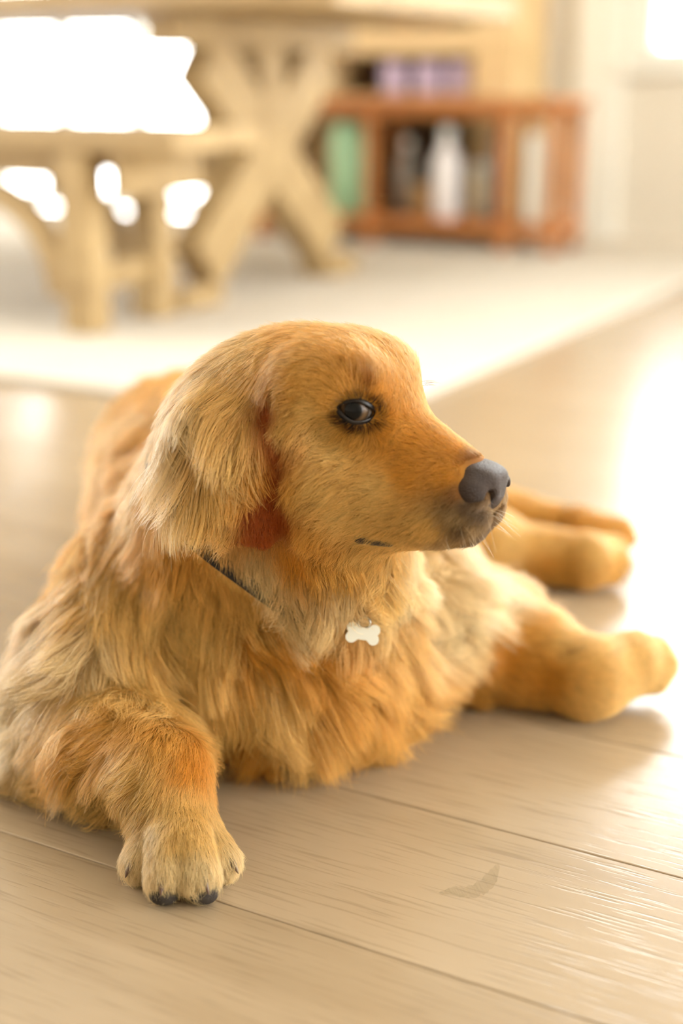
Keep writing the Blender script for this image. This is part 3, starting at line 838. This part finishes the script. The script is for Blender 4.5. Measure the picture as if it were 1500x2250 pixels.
for sgn in (1, -1):
    ec = EYE * np.array([1, sgn, 1])
    gz = np.array([.46, .87 * sgn, .08]); gz /= np.linalg.norm(gz)
    bm = bmesh.new(); bmesh.ops.create_uvsphere(bm, u_segments=48, v_segments=32, radius=EYR)
    vs = np.array([v.co for v in bm.verts])
    dn = vs / np.linalg.norm(vs, axis=1, keepdims=True); g = dn @ gz
    vs = dn * (EYR + .0010 * np.clip((g - .72) / .28, 0, 1)[:, None])      # cornea bulge
    wv = HO + (ec + vs) @ HB - DL
    for v, c in zip(bm.verts, wv): v.co = c
    bmesh.ops.recalc_face_normals(bm, faces=bm.faces)
    me = bm_mesh('eye', bm); eo = link('eye', me, M_eye, dog, True)
    ga = me.attributes.new('gaze', 'FLOAT', 'POINT'); ga.data.foreach_set('value', ((g + 1) / 2).astype(np.float32))
    # lids: a shell round the eye with an almond opening
    def lid_sdf(p):
        q = np.asarray(p, np.float64) * np.array([1, sgn, 1])
        al, o, x, z = almond(q)
        d = np.abs(np.linalg.norm(q - EYE, axis=1) - (EYR + .0014)) - .0009
        d = smax(d, -(al - 1) * .006, .001)
        d = smax(d, -(o - .001), .001)
        d = smax(d, (al - np.where((x > 0) | (z < 0), 1.50, 1.36)) * .006, .001)
        return d
    V, Q = sdf_object('eyelid', lid_sdf, ec - .018, ec + .018, .0008, None)
    mesh_np('eyelid', HO + V @ HB - DL, Q[:, ::-1], M_lid, eo)

# dark lip at the corner of the mouth
M_lip = mat('lip_skin', (30, 22, 20), 0.4, noise=(150, (44, 32, 28)))
for sgn in (1, -1):
    a = np.array([.060, .0385, -.062]); b = np.array([.080, .0345, -.067])
    a = a * (1, sgn, 1); b = b * (1, sgn, 1)
    def lip(p): return sd_cone(np.asarray(p, np.float32), a, b, .0050, .0034)
    V, Q = sdf_object('lip', lip, np.minimum(a, b) - .008, np.maximum(a, b) + .008, .0008, None)
    P = HO + V @ HB
    P = P - grad(P) * (samp(P) * .72)[:, None] + grad(P) * .0014
    mesh_np('lip', P - DL, Q[:, ::-1], M_lip, dog)

# claws and toe pads of the paws
M_claw = mat('claw_horn', (72, 48, 36), 0.3, noise=(90, (104, 74, 54)))
M_pad = mat('paw_pad_skin', (52, 46, 42), 0.85, spec=.2, noise=(300, (76, 68, 60)), bump=(1500, .6))
def claw(p, d, ln, r):
    d = np.asarray(d, float); d /= np.linalg.norm(d)
    u = np.cross(d, (0, 0, 1.0)); u /= np.linalg.norm(u); v = np.cross(u, d)
    bm = bmesh.new(); rings = []
    for k in range(7):
        t = k / 6; c = p + d * ln * t - np.array([0, 0, 1]) * ln * .45 * t * t; rr = r * (1 - t) ** .7 + .0003
        rings.append([bm.verts.new(c + rr * (math.cos(a) * u + math.sin(a) * v * 1.3) - DL) for a in np.linspace(0, 2 * math.pi, 11)[:-1]])
    for k in range(6):
        for i in range(10): bm.faces.new((rings[k][i], rings[k][(i + 1) % 10], rings[k + 1][(i + 1) % 10], rings[k + 1][i]))
    bm.faces.new(rings[0][::-1]); bm.faces.new(rings[-1])
    link('claw', bm_mesh('claw', bm), M_claw, dog, True)
def pad(c, r):
    bm = bmesh.new(); bmesh.ops.create_uvsphere(bm, u_segments=20, v_segments=14, radius=1)
    for v in bm.verts:
        v.co = Vector((c[0] - DL[0] + v.co.x * r[0], c[1] - DL[1] + v.co.y * r[1], max(c[2] + v.co.z * r[2], .0006)))
    link('paw_pad', bm_mesh('paw_pad', bm), M_pad, dog, True)
for kk, (b, t, rb, rt) in enumerate(PAWTOES):
    tp = flz(*t); bp = flz(*b); dd = tp - bp; dd[2] = 0; dd /= np.linalg.norm(dd)
    claw(tp + dd * (rt * .85) + np.array([0, 0, .004]), dd + np.array([0, 0, -.35]), .009, .0026)
    if kk in (1, 2): pad(tp + dd * (rt * .70) - np.array([0, 0, .0078]), (.0110, .0090, .0078))
for (x, y, z), o in (((1448, 1462, .034), (1, .5, -.2)), ((1430, 1486, .026), (1, .1, -.2)), ((1432, 1436, .042), (1, .7, -.2))):
    claw(flz(x, y, z) + np.array(o) * .009, o, .010, .0028)
for (x, y, z), o in (((1350, 1232, .030), (1, -.1, -.3)), ((1338, 1252, .022), (1, -.3, -.2)), ((1366, 1180, .020), (1, -.1, -.2))):
    claw(flz(x, y, z) + np.array(o) * .011, o, .012, .0032)
    pad(flz(x, y, z) + np.array((.010, -.002, -.005)), (.009, .009, .008))

# ------------------------------------------------------------------ fur
NH = 430000
tri = np.concatenate([BQ[:, [0, 1, 2]], BQ[:, [0, 2, 3]]])
pa, pb, pc = BV[tri[:, 0]], BV[tri[:, 1]], BV[tri[:, 2]]
area = np.linalg.norm(np.cross(pb - pa, pc - pa), axis=1) / 2
cen = (pa + pb + pc) / 3
tl = vL[tri].mean(1); tn = BN[tri].mean(1)
# no hair where hair cannot grow: eyes, nose, soles
plc = (cen - HO) @ HB.T; pmc = plc.copy(); pmc[:, 1] = np.abs(pmc[:, 1])
bare = ((almond(pmc)[0] < 1.16) & (np.linalg.norm(pmc - EYE, axis=1) < .022)) | (nose_sdf(plc) < .0012) | ((tn[:, 2] < -.75) & (cen[:, 2] < .006))
dens = np.clip(.012 / np.maximum(tl, .004), .30, 1.6)
vis = ((CAMP - cen) * tn).sum(1) > -.25 * np.linalg.norm(CAMP - cen, axis=1)
dens = dens * np.where(vis, 1, .35) * ~bare
dens *= np.where(cen[:, 1] > 1.45, .6, 1)
prob = area * dens; prob /= prob.sum()
ti = RNG.choice(len(tri), NH, p=prob)
r1 = np.sqrt(RNG.random(NH)); r2 = RNG.random(NH)
bw = np.stack([1 - r1, r1 * (1 - r2), r1 * r2], 1)
def bary(A): 
    return (A[tri[ti]] * bw[..., None]).sum(1) if A.ndim == 2 else (A[tri[ti]] * bw).sum(1)
R0 = bary(BV); N0 = bary(BN); N0 /= np.linalg.norm(N0, axis=1, keepdims=True)
D0 = bary(vD); L0 = bary(vL); F0 = bary(vF); C0 = bary(vC)

# black rim and tear corner round the eyes
plr = (R0 - HO) @ HB.T; plr[:, 1] = np.abs(plr[:, 1])
al, oo, ax_, az_ = almond(plr); nearI = np.linalg.norm(plr - EYE, axis=1) < .032
al2 = np.hypot(np.where(ax_ > 0, ax_ / .0215, ax_ / .0150), np.where(az_ > 0, az_ / .0108, az_ / .0130))
dark = np.clip((1.08 - al2 + .10 * RNG.normal(0, 1, NH)) / .22, 0, 1) * nearI
C0 = C0 * (1 - dark[:, None]) + s2l((24, 18, 15)) * dark[:, None]
cq0, cq1 = hit(425, 1172), hit(522, 1268); cqd = cq1 - cq0
tq = np.clip(((R0 - cq0) @ cqd) / (cqd @ cqd), 0, 1)
near_c = np.linalg.norm(R0 - cq0 - tq[:, None] * cqd, axis=1)
L0 = L0 * np.clip((near_c - .004) / .020, .16, 1)     # coat flattened under the collar
L0 = np.where(nearI, L0 * np.clip((al - .6) / 1.2, .45, 1), L0)

# clumps: bigger tufts where the coat is long
NC = 26000
ci = RNG.choice(NH, NC, replace=False)
kd = kdtree.KDTree(NC)
for j, p in enumerate(R0[ci].tolist()): kd.insert(p, j)
kd.balance()
cl = np.fromiter((kd.find(p)[1] for p in R0.tolist()), np.int32, NH)
# second level: large locks
NB = 2600
bi = RNG.choice(NC, NB, replace=False)
kd2 = kdtree.KDTree(NB)
for j, p in enumerate(R0[ci][bi].tolist()): kd2.insert(p, j)
kd2.balance()
big_of_clump = np.fromiter((kd2.find(p)[1] for p in R0[ci].tolist()), np.int32, NC)
print('clumps', round(time.time() - T0, 1))

NS = 6
def grow(R, N, D, L, F, rnd):
    """march strands along the flow, over the body"""
    n = len(R); pts = np.empty((n, NS, 3), np.float32); pts[:, 0] = R - N * .0006
    p = R.copy(); seg = L / (NS - 1)
    dirv = D * np.cos(F)[:, None] + N * np.sin(F)[:, None]
    longf = np.clip((L - .015) / .035, 0, 1)
    for k in range(1, NS):
        t = k / (NS - 1)
        dirv = dirv + rnd * (.10 * t) + np.array([0, 0, -1.0]) * (.16 * longf * t)[:, None]
        if k > 1:
            g = grad(p, .006)
            # bend back to the body so that the coat lies down
            inn = (dirv * g).sum(1)
            dirv = dirv - g * (np.clip(inn - .10, 0, None) * (.40 - .20 * longf))[:, None]
        dirv /= np.linalg.norm(dirv, axis=1, keepdims=True)
        p = p + dirv * seg[:, None]
        s = samp(p); need = (np.minimum(.0016 + .10 * L * t, .006)) - s
        fix = need > 0
        if fix.any():
            gg = grad(p[fix], .004)
            p[fix] += gg * need[fix][:, None]
        p[:, 2] = np.maximum(p[:, 2], .0012)
        pts[:, k] = p
    return pts
# guide strands for clumps
gR, gN, gD, gL, gF = R0[ci], N0[ci], D0[ci], L0[ci], F0[ci]
brnd = RNG.normal(0, 1, (NB, 3)); crnd = RNG.normal(0, 1, (NC, 3))
bl = RNG.normal(0, 1, NB)
lw = np.clip((gL - .010) / .03, 0, 1)
g_rnd = brnd[big_of_clump] * (.9 * lw)[:, None] + crnd * .7
gD2 = gD + g_rnd * (.08 + .16 * lw)[:, None]; gD2 -= gN * (gD2 * gN).sum(1, keepdims=True); gD2 /= np.linalg.norm(gD2, axis=1, keepdims=True)
gLv = gL * np.clip(1 + .12 * RNG.normal(0, 1, NC) + .16 * bl[big_of_clump] * lw, .55, 1.5)
gFv = gF * np.clip(1 + .3 * RNG.normal(0, 1, NC) + .22 * bl[big_of_clump] * lw, .4, 2)
guide = grow(gR, gN, gD2, gLv, gFv, g_rnd)
# locks pull the clump guides together
lead = bi[big_of_clump]
tt = np.linspace(0, 1, NS)[None, :, None]
pull = (.62 * lw)[:, None, None] * tt ** 1.6
offg = (gR - gR[lead])[:, None, :]
guide = guide * (1 - pull) + (guide[lead] + offg * .22) * pull
# all strands
rn = RNG.normal(0, 1, (NH, 3))
L1 = gLv[cl] / np.maximum(gL[cl], 1e-4) * L0 * np.clip(1 + .16 * RNG.normal(0, 1, NH), .45, 1.5)
F1 = F0 * np.clip(1 + .3 * RNG.normal(0, 1, NH), .3, 2)
D1 = D0 + g_rnd[cl] * .08 + rn * .09; D1 -= N0 * (D1 * N0).sum(1, keepdims=True); D1 /= np.linalg.norm(D1, axis=1, keepdims=True)
strand = np.empty((NH, NS, 3), np.float32)
for s in range(0, NH, 120000):
    e = min(NH, s + 120000)
    strand[s:e] = grow(R0[s:e], N0[s:e], D1[s:e], L1[s:e], F1[s:e], rn[s:e] * .7 + g_rnd[cl[s:e]] * .5)
lw1 = np.clip((L0 - .006) / .03, 0, 1)
strength = (.08 + .72 * lw1) * np.clip(1 - .25 * np.abs(RNG.normal(0, 1, NH)), .2, 1)
offc = (R0 - gR[cl])[:, None, :]
tgt = guide[cl] + offc * (1 - .75 * tt)
wgt = strength[:, None, None] * tt ** 1.1
# scale guide along its own length to the strand length (approx)
strand = strand * (1 - wgt) + tgt * wgt
strand[:, :, 2] = np.maximum(strand[:, :, 2], .0010)
# push any sunk points out
fl2 = strand[:, 1:].reshape(-1, 3).astype(np.float64); s = samp(fl2); bad = s < .0008
if bad.any():
    fl2[bad] += grad(fl2[bad]) * (.0008 - s[bad])[:, None]; strand[:, 1:] = fl2.reshape(NH, NS - 1, 3)
print('strands', round(time.time() - T0, 1))

# colour: regional coat colour, varied by lock, tuft and strand
v1 = vnoise(R0, 28, 1) - .5; v2 = vnoise(R0, 75, 2) - .5
lum = 1 + .20 * v1 + .10 * v2 + (.05 + .12 * lw1) * RNG.normal(0, 1, NC)[cl] + .15 * RNG.normal(0, 1, NH) + .10 * bl[big_of_clump[cl]] * lw1
lum = np.clip(lum, .45, 1.6)
col = C0 * lum[:, None]
warm = (v1 + .3 * RNG.normal(0, 1, NC)[cl] * .5)[:, None] * np.array([.02, -.05, -.12])
col = np.clip(col * (1 + warm), .002, None)
col *= np.minimum(1, .90 / col.max(1))[:, None]

def hair_object(name, pts, colr, rad_root, rad_tip, material, parent):
    n, k, _ = pts.shape
    hc = bpy.data.hair_curves.new(name)
    hc.add_curves([k] * n)
    hc.position_data.foreach_set('vector', np.ascontiguousarray(pts - DL, np.float32).ravel())
    rr = np.asarray(rad_root)[:, None] * (1 - np.linspace(0, 1, k)[None] ** 1.5) + np.asarray(rad_tip)[:, None] * np.linspace(0, 1, k)[None] ** 1.5
    ra = hc.attributes.get('radius') or hc.attributes.new('radius', 'FLOAT', 'POINT')
    ra.data.foreach_set('value', rr.astype(np.float32).ravel())
    a = hc.attributes.new('coat', 'FLOAT_COLOR', 'CURVE')
    a.data.foreach_set('color', np.concatenate([colr, np.ones((n, 1))], 1).astype(np.float32).ravel())
    hc.materials.append(material)
    o = bpy.data.objects.new(name, hc); COL.objects.link(o); o.parent = parent
    return o
def hair_mat():
    m = bpy.data.materials.new('fur'); m.use_nodes = True; nt = m.node_tree; L = nt.links; nt.nodes.clear()
    out = nt.nodes.new('ShaderNodeOutputMaterial'); h = nt.nodes.new('ShaderNodeBsdfHairPrincipled')
    h.model = 'CHIANG'; h.parametrization = 'COLOR'
    a = nt.nodes.new('ShaderNodeAttribute'); a.attribute_name = 'coat'
    hi = nt.nodes.new('ShaderNodeHairInfo')
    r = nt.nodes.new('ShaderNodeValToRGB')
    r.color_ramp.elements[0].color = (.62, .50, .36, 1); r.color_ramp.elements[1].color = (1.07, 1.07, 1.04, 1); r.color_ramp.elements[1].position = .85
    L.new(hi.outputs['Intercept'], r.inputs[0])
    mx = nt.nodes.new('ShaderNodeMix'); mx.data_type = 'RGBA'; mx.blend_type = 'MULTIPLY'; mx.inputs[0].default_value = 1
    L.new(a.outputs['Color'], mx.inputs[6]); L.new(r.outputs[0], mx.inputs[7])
    L.new(mx.outputs[2], h.inputs['Color'])
    h.inputs['Roughness'].default_value = .38; h.inputs['Radial Roughness'].default_value = .45
    h.inputs['IOR'].default_value = 1.36; h.inputs['Offset'].default_value = math.radians(2)
    df = nt.nodes.new('ShaderNodeBsdfDiffuse'); L.new(mx.outputs[2], df.inputs['Color'])
    ms = nt.nodes.new('ShaderNodeMixShader'); ms.inputs[0].default_value = .55
    L.new(h.outputs[0], ms.inputs[1]); L.new(df.outputs[0], ms.inputs[2])
    L.new(ms.outputs[0], out.inputs[0])
    return m
M_fur = hair_mat()
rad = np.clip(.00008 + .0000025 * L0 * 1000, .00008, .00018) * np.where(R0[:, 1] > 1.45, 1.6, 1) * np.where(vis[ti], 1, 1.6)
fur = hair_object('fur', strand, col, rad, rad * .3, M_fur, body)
tag(fur, kind='stuff')

# ------------------------------------------------------------------ collar with bone-shaped tag
M_collar = mat('black_webbing', (30, 28, 28), .7, noise=(400, (46, 42, 40)), bump=(1800, .8))
M_tag = mat('white_enamel', (238, 236, 222), .35, noise=(20, (230, 228, 212)))
na, nb_ = at(500, 1260, 1.18), hl(-.055, 0, -.015)
ntop = na + (nb_ - na) * .62
q1 = hit(470, 1215); q2 = hit(700, 1372); q3 = ntop + np.array([-.02, .09, .05])
pn = np.cross(q2 - q1, q3 - q1); pn /= np.linalg.norm(pn)
cc0 = (q1 + q2 + 2 * q3) / 4
e1 = (q1 - cc0); e1 -= pn * (e1 @ pn); e1 /= np.linalg.norm(e1); e2 = np.cross(pn, e1)
def neck_sdf(p):
    p = np.asarray(p, np.float32)
    d = sd_cone(p, na, nb_, .098, .070)
    return smin(d, sd_cone(p, at(700, 1290, 1.115), hl(.015, 0, -.045), .072, .050), .04)
ring = []
for k in range(64):
    an = 2 * math.pi * k / 64; dv = e1 * math.cos(an) + e2 * math.sin(an)
    tt_ = np.linspace(.0, .16, 160); f = neck_sdf(cc0 + tt_[:, None] * dv)
    r = tt_[np.argmax(f > 0)] if (f > 0).any() else .10
    ring.append(max(r, .05))
ring = np.array(ring)
for _ in range(6): ring = (np.roll(ring, 1) + ring * 2 + np.roll(ring, -1)) / 4
collar = empty('dog_collar', tuple(cc0)); tag(collar, 'black webbing collar with white bone-shaped tag round the dog neck', 'collar')
bm = bmesh.new(); rows = []
for k in range(64):
    an = 2 * math.pi * k / 64; dv = e1 * math.cos(an) + e2 * math.sin(an)
    rows.append([bm.verts.new(dv * (ring[k] + ro) + pn * hh) for ro, hh in ((.001, -.007), (.0045, -.007), (.0045, .007), (.001, .007))])
for k in range(64):
    a_, b_ = rows[k], rows[(k + 1) % 64]
    for i in range(4): bm.faces.new((a_[i], a_[(i + 1) % 4], b_[(i + 1) % 4], b_[i]))
link('strap', bm_mesh('strap', bm, .0008, 1), M_collar, collar)
tp = hit(797, 1392); tdir = CAMP - tp; tdir /= np.linalg.norm(tdir)
tp = tp + tdir * .028 - cc0
pts = []
for k in range(72):
    an = 2 * math.pi * k / 72; ca_, sa_ = math.cos(an), math.sin(an)
    best = 0
    for (cx, cz, cr) in ((-.0085, .0036, .0045), (-.0085, -.0036, .0045), (.0085, .0036, .0045), (.0085, -.0036, .0045)):
        bq = ca_ * cx + sa_ * cz; dsc = bq * bq - (cx * cx + cz * cz - cr * cr)
        if dsc > 0: best = max(best, bq + math.sqrt(dsc))
    hb = min(.0048 / max(abs(sa_), 1e-6), .010 / max(abs(ca_), 1e-6))
    pts.append((ca_ * max(best, hb), sa_ * max(best, hb)))
MT = Matrix.Translation(Vector(tp)) @ Matrix.Rotation(math.radians(-14), 4, 'X') @ Matrix.Rotation(math.radians(8), 4, 'Y')
tg = extrude_poly('bone_tag', pts, -.0010, .0010, M_tag, collar, .0, MT)
bm = bmesh.new(); rg = []
for k in range(20):
    a_ = 2 * math.pi * k / 20
    rg.append([bm.verts.new((.0045 * math.cos(a_) * (1 + .2 * math.cos(b_)), .0009 * math.sin(b_), .0085 + .0045 * math.sin(a_) * (1 + .2 * math.cos(b_)))) for b_ in np.linspace(0, 2 * math.pi, 7)[:-1]])
for k in range(20):
    for i in range(6): bm.faces.new((rg[k][i], rg[k][(i + 1) % 6], rg[(k + 1) % 20][(i + 1) % 6], rg[(k + 1) % 20][i]))
bmesh.ops.transform(bm, matrix=MT, verts=bm.verts)
link('split_ring', bm_mesh('split_ring', bm), mat('steel_ring', (180, 178, 172), .25, metallic=1.0), tg, True)

# ------------------------------------------------------------------ lick mark on the boards
def smudge():
    m = bpy.data.materials.new('dried_wet_mark'); m.use_nodes = True; nt = m.node_tree; b = nt.nodes['Principled BSDF']
    b.inputs['Base Color'].default_value = (*s2l((176, 156, 112)), 1); b.inputs['Roughness'].default_value = .55
    b.inputs['Alpha'].default_value = .16
    bm = bmesh.new()
    spine = [(965, 1962), (1000, 1958), (1035, 1960), (1065, 1945), (1085, 1925), (1098, 1895)]
    wd = [2, 12, 15, 17, 16, 3]
    up_, dn_ = [], []
    rr = np.random.default_rng(3)
    P = []
    for i in range(len(spine) - 1):
        for t in np.linspace(0, 1, 7)[:-1]:
            P.append((np.array(spine[i]) * (1 - t) + np.array(spine[i + 1]) * t, wd[i] * (1 - t) + wd[i + 1] * t))
    for c, w_ in P:
        a_ = flz(c[0] - w_ * .4, c[1] - w_ * (.6 + .5 * rr.random()), .0004); b_ = flz(c[0] + w_ * .4, c[1] + w_ * (.6 + .5 * rr.random()), .0004)
        up_.append(bm.verts.new(a_)); dn_.append(bm.verts.new(b_))
    for i in range(len(up_) - 1): bm.faces.new((up_[i], dn_[i], dn_[i + 1], up_[i + 1]))
    bmesh.ops.solidify(bm, geom=list(bm.faces), thickness=.0003)
    o = link('lick_mark', bm_mesh('lick_mark', bm), m)
    tag(o, 'small dull smear on the shiny floor boards in front of the dog', 'smear')
smudge()

# whiskers, brow hairs
wh = []; wc = []
def whisker(px, py, dx, dy, dz, ln, c):
    p = hit(px, py); n = grad(p[None])[0]
    d = np.array([dx, dz, -dy], float); d /= np.linalg.norm(d); d = d + n * .5; d /= np.linalg.norm(d)
    pts = []
    for k in range(NS):
        t = k / (NS - 1); pts.append(p + d * ln * t + np.array([0, 0, -1]) * ln * .25 * t * t)
    wh.append(pts); wc.append(s2l(c))
for i in range(20):
    px = RNG.uniform(960, 1070); py = 1195 - (px - 960) * .18 + RNG.uniform(-45, 5)
    whisker(px, py, RNG.uniform(-.1, .8), RNG.uniform(.3, 1), RNG.uniform(-.5, .2), RNG.uniform(.010, .028), (214, 190, 150))
for i in range(12):
    whisker(RNG.uniform(1060, 1090), RNG.uniform(1120, 1165), 1, RNG.uniform(-.1, .8), RNG.uniform(-.4, .3), RNG.uniform(.010, .022), (246, 236, 214))
for i in range(8):
    whisker(RNG.uniform(790, 815), RNG.uniform(845, 862), RNG.uniform(-.2, .5), -1, -.3, RNG.uniform(.010, .02), (70, 46, 24))
for i in range(7):
    whisker(RNG.uniform(925, 938), RNG.uniform(838, 848), 1, -.3, RNG.uniform(-.2, .2), RNG.uniform(.006, .012), (120, 70, 30))
wp = np.array(wh, np.float32)
whk = hair_object('whiskers', wp, np.array(wc), np.full(len(wp), .00012), np.full(len(wp), .00004), M_fur, body)
tag(whk, kind='stuff')
print('dog', round(time.time() - T0, 1))
